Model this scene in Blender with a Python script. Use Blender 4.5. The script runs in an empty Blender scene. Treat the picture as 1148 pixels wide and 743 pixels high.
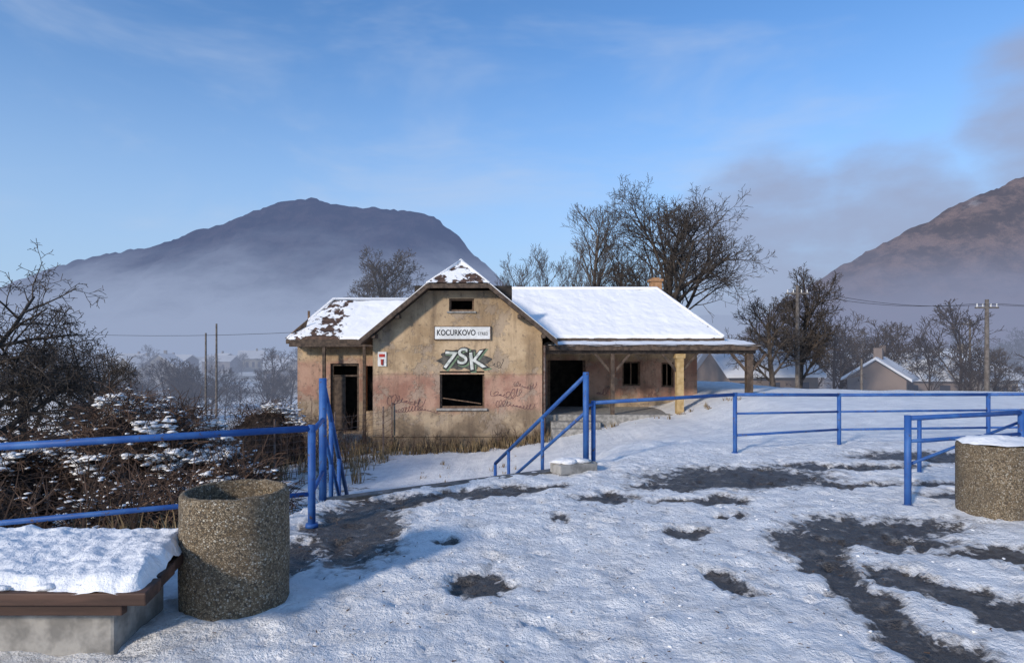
import bpy, math, random
from mathutils import Vector, noise, Matrix, Quaternion
from collections import defaultdict
random.seed(7)
scene=bpy.context.scene
scene.view_settings.view_transform='Standard'
try: scene.view_settings.look='None'
except Exception: pass
scene.view_settings.exposure=0
R=random.random
def U(a,b): return a+(b-a)*random.random()
def ss(t):
    t=max(0,min(1,t)); return t*t*(3-2*t)
def lerp(a,b,t): return a+(b-a)*t
def interp(x,xs,ys):
    if x<=xs[0]: return ys[0]
    for i in range(1,len(xs)):
        if x<=xs[i]:
            return lerp(ys[i-1],ys[i],(x-xs[i-1])/(xs[i]-xs[i-1]))
    return ys[-1]
def fr(x,y,z=0,o=4): return noise.fractal(Vector((x,y,z)),0.8,2.1,o)

# ------------------------------------------------------------ materials
class NT:
    def __init__(s,name):
        s.m=bpy.data.materials.new(name); s.m.use_nodes=True
        s.t=s.m.node_tree; s.t.nodes.clear()
        s.out=s.n('ShaderNodeOutputMaterial')
        s.geo=s.n('ShaderNodeNewGeometry')
        s.pos=s.geo.outputs['Position']
    def n(s,ty,**k):
        nd=s.t.nodes.new(ty)
        for a,b in k.items(): setattr(nd,a,b)
        return nd
    def l(s,a,b): s.t.links.new(a,b)
    def setin(s,nd,key,v):
        if isinstance(v,bpy.types.NodeSocket): s.l(v,nd.inputs[key])
        else: nd.inputs[key].default_value=v
    def noise(s,scale,detail=4,rough=.55,vec=None,dist=0):
        nd=s.n('ShaderNodeTexNoise'); s.l(vec or s.pos,nd.inputs['Vector'])
        nd.inputs['Scale'].default_value=scale; nd.inputs['Detail'].default_value=detail
        nd.inputs['Roughness'].default_value=rough; nd.inputs['Distortion'].default_value=dist
        return nd.outputs['Fac']
    def ramp(s,fac,a,b,lo=0,hi=1):
        nd=s.n('ShaderNodeMapRange'); nd.clamp=True; nd.interpolation_type='SMOOTHSTEP'
        s.setin(nd,0,fac); nd.inputs[1].default_value=a; nd.inputs[2].default_value=b
        nd.inputs[3].default_value=lo; nd.inputs[4].default_value=hi
        return nd.outputs[0]
    def math(s,op,a,b=0,clamp=False):
        nd=s.n('ShaderNodeMath',operation=op); nd.use_clamp=clamp
        s.setin(nd,0,a); s.setin(nd,1,b); return nd.outputs[0]
    def mix(s,f,a,b,mode='MIX'):
        nd=s.n('ShaderNodeMixRGB',blend_type=mode)
        s.setin(nd,0,f)
        for k,v in ((1,a),(2,b)):
            if isinstance(v,tuple): v=v+(1,) if len(v)==3 else v
            s.setin(nd,k,v)
        return nd.outputs[0]
    def sep(s,vec=None):
        nd=s.n('ShaderNodeSeparateXYZ'); s.l(vec or s.pos,nd.inputs[0]); return nd.outputs
    def scalevec(s,v,vec=None):
        nd=s.n('ShaderNodeVectorMath',operation='MULTIPLY'); s.l(vec or s.pos,nd.inputs[0]); nd.inputs[1].default_value=v
        return nd.outputs[0]
    def attr(s,name):
        nd=s.n('ShaderNodeAttribute'); nd.attribute_name=name; return nd.outputs['Fac']
    def bsdf(s,col,rough=.8,bump=None,bstr=.3,bdist=.02,spec=.3,metal=0):
        p=s.n('ShaderNodeBsdfPrincipled')
        if isinstance(col,tuple): col=col+(1,)
        s.setin(p,'Base Color',col); s.setin(p,'Roughness',rough)
        p.inputs['Specular IOR Level'].default_value=spec; p.inputs['Metallic'].default_value=metal
        if bump is not None:
            b=s.n('ShaderNodeBump'); b.inputs['Strength'].default_value=bstr; b.inputs['Distance'].default_value=bdist
            s.l(bump,b.inputs['Height']); s.l(b.outputs[0],p.inputs['Normal'])
        return p.outputs[0]
    def haze(s,sh,fac,col):  # distance haze put into the material as emission, no fog volume
        e=s.n('ShaderNodeEmission'); 
        if isinstance(col,tuple): col=col+(1,)
        s.setin(e,'Color',col)
        m=s.n('ShaderNodeMixShader'); s.setin(m,0,fac); s.l(sh,m.inputs[1]); s.l(e.outputs[0],m.inputs[2])
        return m.outputs[0]
    def done(s,sh): s.l(sh,s.out.inputs['Surface']); return s.m

def simple(name,c1,c2,scale=5,rough=.8,bs=.3,bd=.01,spec=.3,metal=0,bscale=None,haze=None):
    t=NT(name); f=t.ramp(t.noise(scale,3,.6),.35,.65)
    c=t.mix(f,c1,c2)
    if haze: 
        sh=t.bsdf(c,rough,None); sh=t.haze(sh,haze[0],haze[1])
    else: sh=t.bsdf(c,rough,t.noise(bscale or scale*4,3),bs,bd,spec,metal)
    return t.done(sh)

def snow_mat(name='snow'):
    t=NT(name); n1=t.noise(1.5,3); n2=t.noise(16,4,.65)
    c=t.mix(t.ramp(n1,.3,.7),(.80,.80,.81),(.90,.895,.885))
    return t.done(t.bsdf(c,.55,n2,.55,.04,.3))
M_snow=snow_mat()

def ground_mat():
    t=NT('ground_snow_asphalt')
    melt=t.attr('melt'); veg=t.attr('veg'); hz=t.attr('haze'); dirt=t.attr('dirt')
    nf=t.noise(9,5,.68); nm=t.noise(2.2,4,.6); ng=t.noise(70,3,.7)
    snow=t.mix(t.ramp(nm,.35,.65),(.80,.80,.805),(.93,.925,.915))
    thin=t.ramp(t.noise(3.2,6,.75),.47,.68,0,.55)
    thin=t.math('MULTIPLY',thin,t.attr('plat'))
    snow=t.mix(thin,snow,(.47,.455,.44))
    sp=t.ramp(t.noise(42,4,.75),.60,.68)
    patchy=t.ramp(nf,.42,.58)
    spf=t.math('MULTIPLY',t.math('MULTIPLY',sp,dirt),patchy,True)
    snow=t.mix(spf,snow,(.14,.11,.08))
    asph=t.mix(t.ramp(ng,.35,.65),(.040,.035,.031),(.095,.083,.074))
    asph=t.mix(t.ramp(nf,.52,.74),asph,(.24,.225,.21))
    grass=t.mix(t.ramp(nm,.35,.65),(.07,.05,.03),(.19,.14,.085))
    m=t.math('ADD',melt,t.math('MULTIPLY',t.math('SUBTRACT',nf,.5),1.0))
    mm=t.ramp(m,.42,.53)
    edge=t.ramp(m,.24,.46)
    c=t.mix(t.math('MULTIPLY',edge,.58),snow,(.30,.275,.255))
    c=t.mix(mm,c,asph)
    v=t.math('ADD',veg,t.math('MULTIPLY',t.math('SUBTRACT',t.noise(1.3,7,.74),.5),1.6))
    v=t.math('MULTIPLY',t.ramp(v,.45,.62),t.ramp(veg,.02,.1))
    c=t.mix(v,c,grass)
    far=t.ramp(t.noise(.02,5,.65),.45,.6)
    c=t.mix(t.math('MULTIPLY',far,t.ramp(hz,.05,.3)),c,(.10,.085,.075))
    rough=t.ramp(mm,0,1,.55,.32)
    bh=t.math('ADD',t.noise(24,5,.72),t.math('MULTIPLY',nf,1.8))
    sh=t.bsdf(c,rough,bh,.8,.04,.35)
    sh=t.haze(sh,hz,(.30,.35,.47))  # far ground fades into an emissive haze colour
    return t.done(sh)
M_ground=ground_mat()

def plaster(name,wing=0):
    t=NT(name); x,y,z=t.sep()
    n1=t.noise(1.2,5); n2=t.noise(.9,5,.62)
    wob=t.math('MULTIPLY',t.math('SUBTRACT',n1,.5),.8)
    zz=t.math('ADD',z,wob)
    ochre=t.mix(t.ramp(n2,.35,.65),(.35,.245,.145),(.54,.40,.255))
    pink=t.mix(t.ramp(n2,.35,.65),(.31,.165,.12),(.46,.29,.21))
    lo=t.mix(t.ramp(n1,.4,.6),(.25,.185,.125),(.43,.33,.225))
    if wing:
        zz=t.math('ADD',zz,-1.0)
        c=t.mix(t.ramp(zz,.0,.3),pink,ochre); c=t.mix(t.ramp(zz,-1.7,-1.4,1,0),c,lo)
    else:
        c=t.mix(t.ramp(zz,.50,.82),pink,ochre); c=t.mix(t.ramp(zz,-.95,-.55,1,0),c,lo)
    st=t.ramp(t.noise(2.6,6,.70,vec=t.scalevec((1,1,.12))),.46,.70,0,.62)
    c=t.mix(st,c,(.14,.10,.072))
    lost=t.ramp(t.noise(.75,7,.72),.53,.57)
    c=t.mix(t.math('MULTIPLY',lost,.6),c,(.34,.27,.21))
    sp=t.ramp(t.noise(5,6,.74),.55,.63,0,.6)
    c=t.mix(sp,c,(.13,.10,.078))
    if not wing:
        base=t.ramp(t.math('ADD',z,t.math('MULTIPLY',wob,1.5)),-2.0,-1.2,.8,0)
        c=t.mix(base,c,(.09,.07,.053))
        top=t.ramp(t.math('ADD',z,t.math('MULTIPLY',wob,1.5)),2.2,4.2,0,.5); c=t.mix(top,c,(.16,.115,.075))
    h=t.math('SUBTRACT',t.noise(9,5,.6),t.math('MULTIPLY',lost,.8))
    return t.done(t.bsdf(c,.9,h,.65,.035,.15))
M_pl=plaster('weathered_plaster'); M_pl2=plaster('weathered_plaster_wing',1)

def roofmat(name,cover):
    t=NT(name); x,y,z=t.sep()
    row=t.math('SINE',t.math('MULTIPLY',z,30))
    tile=t.mix(t.ramp(t.noise(5,4),.3,.7),(.06,.038,.03),(.14,.085,.06))
    tile=t.mix(t.ramp(row,.6,1,0,.7),tile,(.03,.02,.018))
    a=t.attr('cov')
    m=t.math('ADD',a,t.math('MULTIPLY',t.math('SUBTRACT',t.noise(2.4,5,.6),.5),1.5))
    mm=t.ramp(m,cover,cover+.05)
    c=t.mix(mm,tile,(.88,.875,.87))
    h=t.math('ADD',t.math('MULTIPLY',mm,1.5),t.math('ADD',t.math('MULTIPLY',row,.04),t.noise(4,3)))
    return t.done(t.bsdf(c,.7,h,.5,.05,.2))
M_roof=roofmat('snowy_tile_roof',.5)
M_wood=simple('dark_weathered_wood',(.05,.036,.028),(.115,.082,.06),6,.8)
M_wood2=simple('sunlit_yellow_wood',(.36,.24,.10),(.48,.34,.17),6,.75)  # yellow of the sunlit post put into the wood colour
M_frame=simple('old_window_frame',(.10,.06,.04),(.2,.13,.08),8,.7)
M_dark=simple('interior_dark',(.02,.017,.014),(.05,.04,.032),3,.9)  # dark tone stands in for shade inside rooms and bin
M_brick=simple('chimney_brick',(.32,.17,.08),(.46,.26,.14),9,.85)
M_conc=simple('concrete',(.20,.19,.175),(.36,.34,.31),7,.85,.5,.01)
M_concd=simple('wet_concrete',(.05,.048,.046),(.14,.135,.13),5,.55,.5,.01)
M_white=simple('white_sign_paint',(.60,.60,.58),(.76,.76,.74),6,.5)
M_black=simple('black_paint',(.02,.02,.02),(.045,.045,.045),6,.6)
M_red=simple('red_paint',(.45,.04,.03),(.3,.04,.03),6,.6)
M_grw=simple('graffiti_white',(.40,.43,.38),(.70,.70,.65),5,.7)
M_grg=simple('graffiti_green',(.10,.16,.10),(.20,.27,.16),5,.7)
M_grk=simple('graffiti_dark',(.035,.035,.035),(.13,.12,.10),3,.8)
M_grp=simple('graffiti_purple',(.17,.095,.095),(.27,.15,.125),7,.8)
M_bark=simple('bark',(.045,.036,.03),(.10,.08,.065),4,.9)
M_bark2=simple('bark_pale',(.07,.056,.048),(.15,.122,.10),4,.9)
M_barkmid=simple('bark_haze',(.06,.05,.044),(.12,.1,.085),4,.9,haze=(.17,(.15,.17,.23)))  # hazed barks carry distance haze as glow in the material
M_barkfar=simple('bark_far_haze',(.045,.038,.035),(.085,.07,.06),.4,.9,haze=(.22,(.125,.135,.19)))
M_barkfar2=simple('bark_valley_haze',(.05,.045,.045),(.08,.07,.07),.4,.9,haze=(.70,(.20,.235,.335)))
M_twig=simple('bramble_twigs',(.04,.026,.02),(.13,.08,.055),3,.9)
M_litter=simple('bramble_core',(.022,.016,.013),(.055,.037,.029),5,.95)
M_grass=simple('dry_grass',(.14,.095,.05),(.30,.22,.12),3,.9)
M_metal=simple('rusty_metal',(.12,.07,.05),(.2,.16,.14),9,.6,metal=.4)
M_pole=simple('pole_wood',(.10,.085,.075),(.17,.15,.135),5,.85)

def blue():
    t=NT('blue_paint'); r=t.ramp(t.noise(16,6,.7),.60,.65); d=t.ramp(t.noise(5,4),.4,.7)
    c=t.mix(d,(.025,.09,.30),(.05,.145,.38)); c=t.mix(r,c,(.09,.06,.05))
    return t.done(t.bsdf(c,.55,t.noise(60,3),.2,.004,.3))
M_blue=blue()
def aggregate():
    t=NT('exposed_aggregate')
    v=t.n('ShaderNodeTexVoronoi'); t.l(t.pos,v.inputs['Vector']); v.inputs['Scale'].default_value=90
    v2=t.n('ShaderNodeTexVoronoi'); t.l(t.pos,v2.inputs['Vector']); v2.inputs['Scale'].default_value=90; v2.feature='DISTANCE_TO_EDGE'
    s=t.sep(v.outputs['Color'])
    c=t.mix(t.ramp(s[0],.1,.9),(.19,.135,.08),(.38,.30,.20))
    c=t.mix(t.ramp(s[1],.8,.97),c,(.50,.45,.36)); c=t.mix(t.ramp(s[2],.8,.95),c,(.10,.08,.06))
    e=t.ramp(v2.outputs['Distance'],.0,.14)
    c=t.mix(e,(.12,.095,.065),c)
    c=t.mix(t.ramp(t.noise(3,5),.42,.7,0,.5),c,(.12,.10,.075))
    return t.done(t.bsdf(c,.85,e,.9,.006,.2))
M_agg=aggregate()
def plank():
    t=NT('bench_plank')
    n=t.noise(7,6,.6,vec=t.scalevec((.12,1,1)))
    c=t.mix(t.ramp(n,.35,.65),(.05,.028,.02),(.12,.065,.045))
    return t.done(t.bsdf(c,.65,n,.5,.01,.3))
M_plank=plank()

# ------------------------------------------------------------ mesh builder
def link(o,parent=None):
    scene.collection.objects.link(o)
    if parent is not None: o.parent=parent
    return o
def empty(name,loc=(0,0,0)):
    e=bpy.data.objects.new(name,None); e.location=(0,0,0); e.empty_display_size=.5
    return link(e)
class MB:
    def __init__(s): s.v=[]; s.f=[]
    def prism(s,pts,ext):
        i=len(s.v); n=len(pts); ext=Vector(ext)
        s.v+= [tuple(Vector(p)) for p in pts]+[tuple(Vector(p)+ext) for p in pts]
        s.f.append(tuple(range(i+n-1,i-1,-1))); s.f.append(tuple(range(i+n,i+2*n)))
        for k in range(n):
            a=i+k;b=i+(k+1)%n; s.f.append((a,b,b+n,a+n))
    def box(s,x0,x1,y0,y1,z0,z1):
        s.prism([(x0,y0,z0),(x1,y0,z0),(x1,y1,z0),(x0,y1,z0)],(0,0,z1-z0))
    def chain(s,pts,rs,n=6,cap=True):
        i0=len(s.v); m=len(pts); pts=[Vector(p) for p in pts]
        prev=None
        for k in range(m):
            d=(pts[min(k+1,m-1)]-pts[max(k-1,0)])
            if d.length<1e-6: d=Vector((0,0,1))
            d.normalize()
            a=Vector((0,0,1)) if abs(d.z)<.9 else Vector((1,0,0))
            if prev is not None: a=prev
            u=(a-d*a.dot(d))
            if u.length<1e-4: u=d.orthogonal()
            u.normalize(); w=d.cross(u); prev=u
            for j in range(n):
                an=2*math.pi*j/n; q=pts[k]+(u*math.cos(an)+w*math.sin(an))*rs[k]
                s.v.append((q.x,q.y,q.z))
        for k in range(m-1):
            for j in range(n):
                a=i0+k*n+j;b=i0+k*n+(j+1)%n; s.f.append((a,b,b+n,a+n))
        if cap:
            s.f.append(tuple(i0+j for j in range(n-1,-1,-1))); s.f.append(tuple(i0+(m-1)*n+j for j in range(n)))
    def tube(s,a,b,r,r2=None,n=12): s.chain([a,b],[r,r2 if r2 is not None else r],n)
    def clump(s,c,rx,ry,rz):
        i=len(s.v); n=6
        for ring,(zz,sc) in enumerate(((-.5,.7),(.2,1),(.8,.55))):
            for j in range(n):
                a=2*math.pi*j/n+ring*.3; k=sc*U(.6,1.3)
                s.v.append((c[0]+math.cos(a)*rx*k,c[1]+math.sin(a)*ry*k,c[2]+zz*rz*U(.6,1.4)))
        s.v.append((c[0],c[1],c[2]+rz))
        for r_ in range(2):
            for j in range(n):
                a=i+r_*n+j;b=i+r_*n+(j+1)%n; s.f.append((a,b,b+n,a+n))
        for j in range(n): s.f.append((i+2*n+j,i+2*n+(j+1)%n,i+3*n))
        s.f.append(tuple(i+j for j in range(n-1,-1,-1)))
    def obj(s,name,mat,parent=None,smooth=False,bevel=0):
        me=bpy.data.meshes.new(name); me.from_pydata(s.v,[],s.f); me.update()
        me.materials.append(mat)
        if smooth: me.polygons.foreach_set('use_smooth',[True]*len(me.polygons))
        o=bpy.data.objects.new(name,me); link(o,parent)
        if bevel:
            b=o.modifiers.new('bevel','BEVEL'); b.width=bevel; b.segments=2; b.limit_method='ANGLE'
        return o
def patch(name,c,nu,nv,mat,parent,amp=.04,fs=1.2,cov=None,off=0,edge=0):
    P=[Vector(p) for p in c]; v=[];f=[];at=[]
    nrm=(P[1]-P[0]).cross(P[3]-P[0]).normalized()
    for j in range(nv+1):
        for i in range(nu+1):
            a=i/nu;b=j/nv
            p=(P[0]*(1-a)+P[1]*a)*(1-b)+(P[3]*(1-a)+P[2]*a)*b
            e=min(1,min(min(a,1-a)*nu,min(b,1-b)*nv)/2) if edge else 1
            d=amp*fr(p.x*fs,p.y*fs,p.z*fs)+off*e-(edge*(1-e))
            q=p+nrm*d
            if edge and j==0: q=q+(P[0]-P[3]).normalized()*(.07*fr(p.x*1.7,3,5,4))
            v.append((q.x,q.y,q.z)); at.append(cov(a,b,p) if cov else 1.0)
    for j in range(nv):
        for i in range(nu):
            k=j*(nu+1)+i; f.append((k,k+1,k+nu+2,k+nu+1))
    me=bpy.data.meshes.new(name); me.from_pydata(v,[],f); me.materials.append(mat)
    A=me.attributes.new('cov','FLOAT','POINT'); A.data.foreach_set('value',at)
    me.polygons.foreach_set('use_smooth',[True]*len(me.polygons))
    o=bpy.data.objects.new(name,me); return link(o,parent)

# ------------------------------------------------------------ terrain
EX=[-60,-12,-3.98,-2.25,-2.0,1.1,3.5,5.45,9.6,20,60]
EY=[-22,1.4,5.1,5.95,6.75,8.85,10.1,10.8,11.3,12.5,16]
def edge_y(x): return interp(x,EX,EY)
L0=Vector((-2.06,6.85,0)); R0=Vector((1.1,8.85,0)); dL=Vector((-.16,.987,0)); dR=Vector((-.5,.866,0))
def hfar(x,y):
    h=interp(x,[-60,-28,-12,-5,-1,1.1,6.4,9,12,40],[-7,-4.5,-2.6,-2.35,-2.2,-1.85,-.95,-.22,-.1,-.6])
    k=ss((y-31)/60) if x<12 else ss((y-24)/60)
    h=lerp(h,-6.5,k); h=lerp(h,-14,ss((y-120)/500))
    return h
def in_stairs(x,y):
    lx=L0.x+dL.x/dL.y*(y-L0.y); rx=R0.x+dR.x/dR.y*(y-R0.y)
    if y<8.85: rx=1.15
    return lx-.05<x<rx+.05
def height(x,y,detail=True):
    d=y-edge_y(x); hf=hfar(x,y)
    if d<=0: return 0.0
    if in_stairs(x,y) and d<5: return max(hf,-.35-.66*d)
    w=interp(x,[-2.2,1.15,2.2],[4.2,4.5,11])
    return lerp(0,hf,ss(d/w) if x>1.1 else ss((d+.3)/w))
random.seed(21)
feet=[]
for k in range(900):
    feet.append((U(-2.6,7),U(2.9,9.5),U(0,6.28),U(.07,.15),U(.010,.026)))
cell=defaultdict(list)
for ft in feet:
    cx,cy=int(ft[0]//.5),int(ft[1]//.5)
    for a in (-1,0,1):
        for b in (-1,0,1): cell[(cx+a,cy+b)].append(ft)
ELL=[(-1.45,5.8,.36,.95,.2),(-1.0,6.85,.85,.2,.5),(-.24,4.36,.17,.27,0),(1.04,6.9,.26,.22,0),(1.56,5.6,.17,.2,0),(1.5,4.4,.12,.26,.2),
 (2.9,8.0,1.1,.6,.15),(2.0,6.8,.45,.13,0),(2.5,5.35,.27,.38,-.3),(3.35,5.75,.75,.28,.1),(3.1,5.35,.6,.17,-.1),(6.6,9.5,1.2,.4,0),(4.7,8.7,.9,.22,0),
 (.45,6.0,.12,.12,0),(-.5,5.3,.12,.09,0),(5.1,6.9,.45,.2,0),(1.9,7.5,.5,.18,.2),(2.2,6.1,.14,.09,0),(5.5,7.6,.7,.16,.1),(-.2,7.15,.6,.16,.5),
 (.35,7.4,.35,.12,.5),(4.2,7.6,.5,.12,.1),(3.9,5.0,.35,.12,0),(-1.75,4.9,.2,.5,.1)]
SEG=[(2.42,4.9,2.38,4.2,.12),(2.38,4.2,2.25,3.5,.17),(2.25,3.5,2.6,2.9,.2),(2.75,4.6,3.1,3.9,.16),(3.1,3.9,3.4,3.3,.2),(3.9,4.6,4.6,4.5,.12),(2.6,5.2,2.42,4.8,.13)]
def melt(x,y):
    if y<2 or y>12 or x<-4 or x>9: return 0
    nx=x+.16*fr(x*2.2,y*2.2,3)+.07*fr(x*7,y*7,9); ny=y+.16*fr(x*2.2,y*2.2,7)+.07*fr(x*7,y*7,19)
    m=0
    for cx,cy,rx,ry,a in ELL:
        dx,dy=nx-cx,ny-cy
        if abs(dx)>2.6 or abs(dy)>2.6: continue
        ca,sa=math.cos(a),math.sin(a); u=(dx*ca+dy*sa)/rx; v=(-dx*sa+dy*ca)/ry
        r=math.sqrt(u*u+v*v); m=max(m,1-.5*r)
    for x0,y0,x1,y1,w in SEG:
        t=((nx-x0)*(x1-x0)+(ny-y0)*(y1-y0))/((x1-x0)**2+(y1-y0)**2); t=max(0,min(1,t))
        r=math.hypot(nx-(x0+t*(x1-x0)),ny-(y0+t*(y1-y0)))/w; m=max(m,1-.5*r)
    return max(0,m)
def axis(a,b,step,lo,hi,g=1.22):
    c=[]; x=a
    while x<=b+1e-6: c.append(x); x+=step
    s=step; x=c[-1]
    while x<hi: s*=g; x+=s; c.append(x)
    s=step; x=c[0]; L=[]
    while x>lo: s*=g; x-=s; L.append(x)
    return L[::-1]+c
XS=axis(-4.2,6.4,.04,-4000,4000,1.12); YS=axis(3.0,11.4,.042,-3500,4500,1.10)
V=[];melts=[];vegs=[];hzs=[];dirts=[];plats=[]
for y in YS:
    for x in XS:
        h=height(x,y); d=y-edge_y(x); near=(-4.6<x<7 and 2.5<y<12)
        m=0
        if d<.15:
            m=melt(x,y) if near else 0
            h+=.026*fr(x*1.1,y*1.1,1)+(.022*fr(x*5,y*5,2,3)+.008*fr(x*13,y*13,2,2) if near else 0)
            if near:
                for fx,fy,fa,fl,dp in cell.get((int(x//.5),int(y//.5)),()):
                    dx,dy=x-fx,y-fy; ca,sa=math.cos(fa),math.sin(fa)
                    u=(dx*ca+dy*sa)/fl; v=(-dx*sa+dy*ca)/(fl*.42); r=u*u+v*v
                    if r<1: h-=dp*(1-r*r)
                    elif r<2: h+=dp*.25*(2-r)
            h+=.012-.04*ss((m-.25)/.35)
            veg=0; plat=1
            for bx,by in ((-1.77,4.0),(4.72,6.1),(-3,4.2)):
                q=math.hypot(x-bx,y-by); h+=.05*math.exp(-(q/.55)**2)
        else:
            plat=0
            h+=.10*fr(x*.5,y*.5,1)*min(1,d/2)+(.03*fr(x*2.5,y*2.5,5,3) if y<40 and abs(x)<30 else 0)
            veg=interp(x,[-14,-4.5,-3.2,0,1.5,4,12,16],[.55,.42,.12,.05,.02,.0,.0,.12])
            if x<-2.6 and d<6: veg=min(veg+.15,.9)
            if y>22.9 and x<1.2 and x>-10: veg=max(veg,.4)
            if y>33: veg=.4 if x<15 else .15
        dist=math.hypot(x,y)
        hz=.93*ss((dist-40)/300)  # amount of painted haze, growing with distance from the origin
        if hz>0: h+=2.0*fr(x*.01,y*.01,4)*min(1,(dist-40)/100)
        V.append((x,y,h)); melts.append(m); vegs.append(veg); hzs.append(hz); plats.append(plat)
        dirts.append(plat*min(1,.35+math.exp(-((x-.1)/1.4)**2-((y-3.4)/1.3)**2)*1.2+.6*math.exp(-((x+.3)/1.5)**2-((y-6.3)/.9)**2)))
nx=len(XS);F=[]
for j in range(len(YS)-1):
    for i in range(nx-1):
        k=j*nx+i; F.append((k,k+1,k+nx+1,k+nx))
me=bpy.data.meshes.new('ground'); me.from_pydata(V,[],F); me.materials.append(M_ground)
for nm,dat in (('melt',melts),('veg',vegs),('haze',hzs),('dirt',dirts),('plat',plats)):
    A=me.attributes.new(nm,'FLOAT','POINT'); A.data.foreach_set('value',[float(q) for q in dat])
me.polygons.foreach_set('use_smooth',[True]*len(me.polygons))
G=link(bpy.data.objects.new('ground',me))
random.seed(33); cr_=MB()
for i in range(320):
    x=U(-2.6,6.5); y=3.0+6*R()**1.4
    if y>edge_y(x)-.15 or melt(x,y)>.45: continue
    s=U(.004,.013); cr_.clump((x,y,.012+.026*fr(x*1.1,y*1.1,1)+.02*fr(x*5,y*5,2,3)),s*U(1,1.8),s*U(1,1.8),s*.7)
cr_.obj('snow_crumbs',M_snow,G,True)
lt=MB()
for i in range(420):
    x=U(-1.8,3); y=3.0+4.5*R()**1.5
    if y>edge_y(x)-.15: continue
    z=.025+.026*fr(x*1.1,y*1.1,1)+.02*fr(x*5,y*5,2,3); a=U(0,6.28); L_=U(.006,.03)
    lt.chain([(x,y,z),(x+math.cos(a)*L_,y+math.sin(a)*L_,z+U(0,.008))],[U(.002,.005),.002],4)
lt.obj('litter_and_grit',M_twig,G)

# ------------------------------------------------------------ mountains
def mountain(name,prof,Y,depth,lowc,highc,zlo,zhi,warm,topf,seed,snowp,wobA=170):
    px=[p[0] for p in prof]; pz=[p[1] for p in prof]
    v=[];f=[];NU=190;NV=50
    for j in range(NV+1):
        b=j/NV
        for i in range(NU+1):
            x=lerp(px[0],px[-1],i/NU)
            prof_z=interp(x,px,pz)
            yy=Y+(b-.5)*2*depth
            s=max(0,1-abs(b-.5)*2)**.9
            rid=fr(x*.004+seed,yy*.0035,seed,6)
            z=-30+(prof_z+30)*s + (1-s)*s*4*(prof_z*.14)*rid + 5*fr(x*.03,yy*.03,seed,3)*s+3*noise.noise(Vector((x*.11,yy*.1,seed)))*s
            v.append((x+18*fr(x*.006,yy*.006,seed+5),yy,z))
    for j in range(NV):
        for i in range(NU):
            k=j*(NU+1)+i; f.append((k,k+1,k+NU+2,k+NU+1))
    me=bpy.data.meshes.new(name); me.from_pydata(v,[],f)
    me.polygons.foreach_set('use_smooth',[True]*len(me.polygons))
    t=NT(name+'_forest_haze'); z=t.sep()[2]
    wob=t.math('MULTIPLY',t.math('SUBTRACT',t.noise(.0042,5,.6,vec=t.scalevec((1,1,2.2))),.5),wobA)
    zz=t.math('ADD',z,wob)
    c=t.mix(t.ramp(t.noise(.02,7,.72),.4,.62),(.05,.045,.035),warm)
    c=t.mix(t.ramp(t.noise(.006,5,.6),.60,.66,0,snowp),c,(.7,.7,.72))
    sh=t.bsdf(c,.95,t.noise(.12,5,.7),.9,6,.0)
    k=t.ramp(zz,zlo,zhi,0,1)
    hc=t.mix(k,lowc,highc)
    sh=t.haze(sh,t.ramp(zz,zlo,zhi,.985,topf),hc)  # haze and valley fog painted in as emission, thickest low down
    me.materials.append(t.done(sh)); link(bpy.data.objects.new(name,me))
k=1500/700
LM=[(85,292),(130,282),(180,273),(250,249),(285,236),(315,226),(350,221),(385,231),(430,234),(465,237),(490,245),(515,264),(550,300),(580,335),(620,375)]
LM=[(-60,345),(20,318)]+LM
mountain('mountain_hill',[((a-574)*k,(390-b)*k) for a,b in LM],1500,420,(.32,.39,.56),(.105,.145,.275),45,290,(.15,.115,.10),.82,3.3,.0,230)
k=1150/700
RM=[(840,385),(880,335),(920,310),(960,286),(1000,264),(1050,238),(1100,216),(1148,198),(1230,172),(1330,150),(1450,160),(1600,210)]
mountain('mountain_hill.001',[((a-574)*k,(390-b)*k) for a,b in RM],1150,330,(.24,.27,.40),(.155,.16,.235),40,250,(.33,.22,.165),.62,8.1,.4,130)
k=2400/700
FM=[(-300,350),(0,348),(200,352),(420,356),(560,352),(640,350),(760,352),(900,350),(1100,345),(1500,340)]
mountain('distant_haze_hills',[((a-574)*k,(390-b)*k) for a,b in FM],2500,400,(.33,.39,.55),(.33,.40,.57),10,140,(.1,.1,.1),.97,5.5,.0)  # almost wholly emissive haze colour, standing in for bright mist

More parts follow.
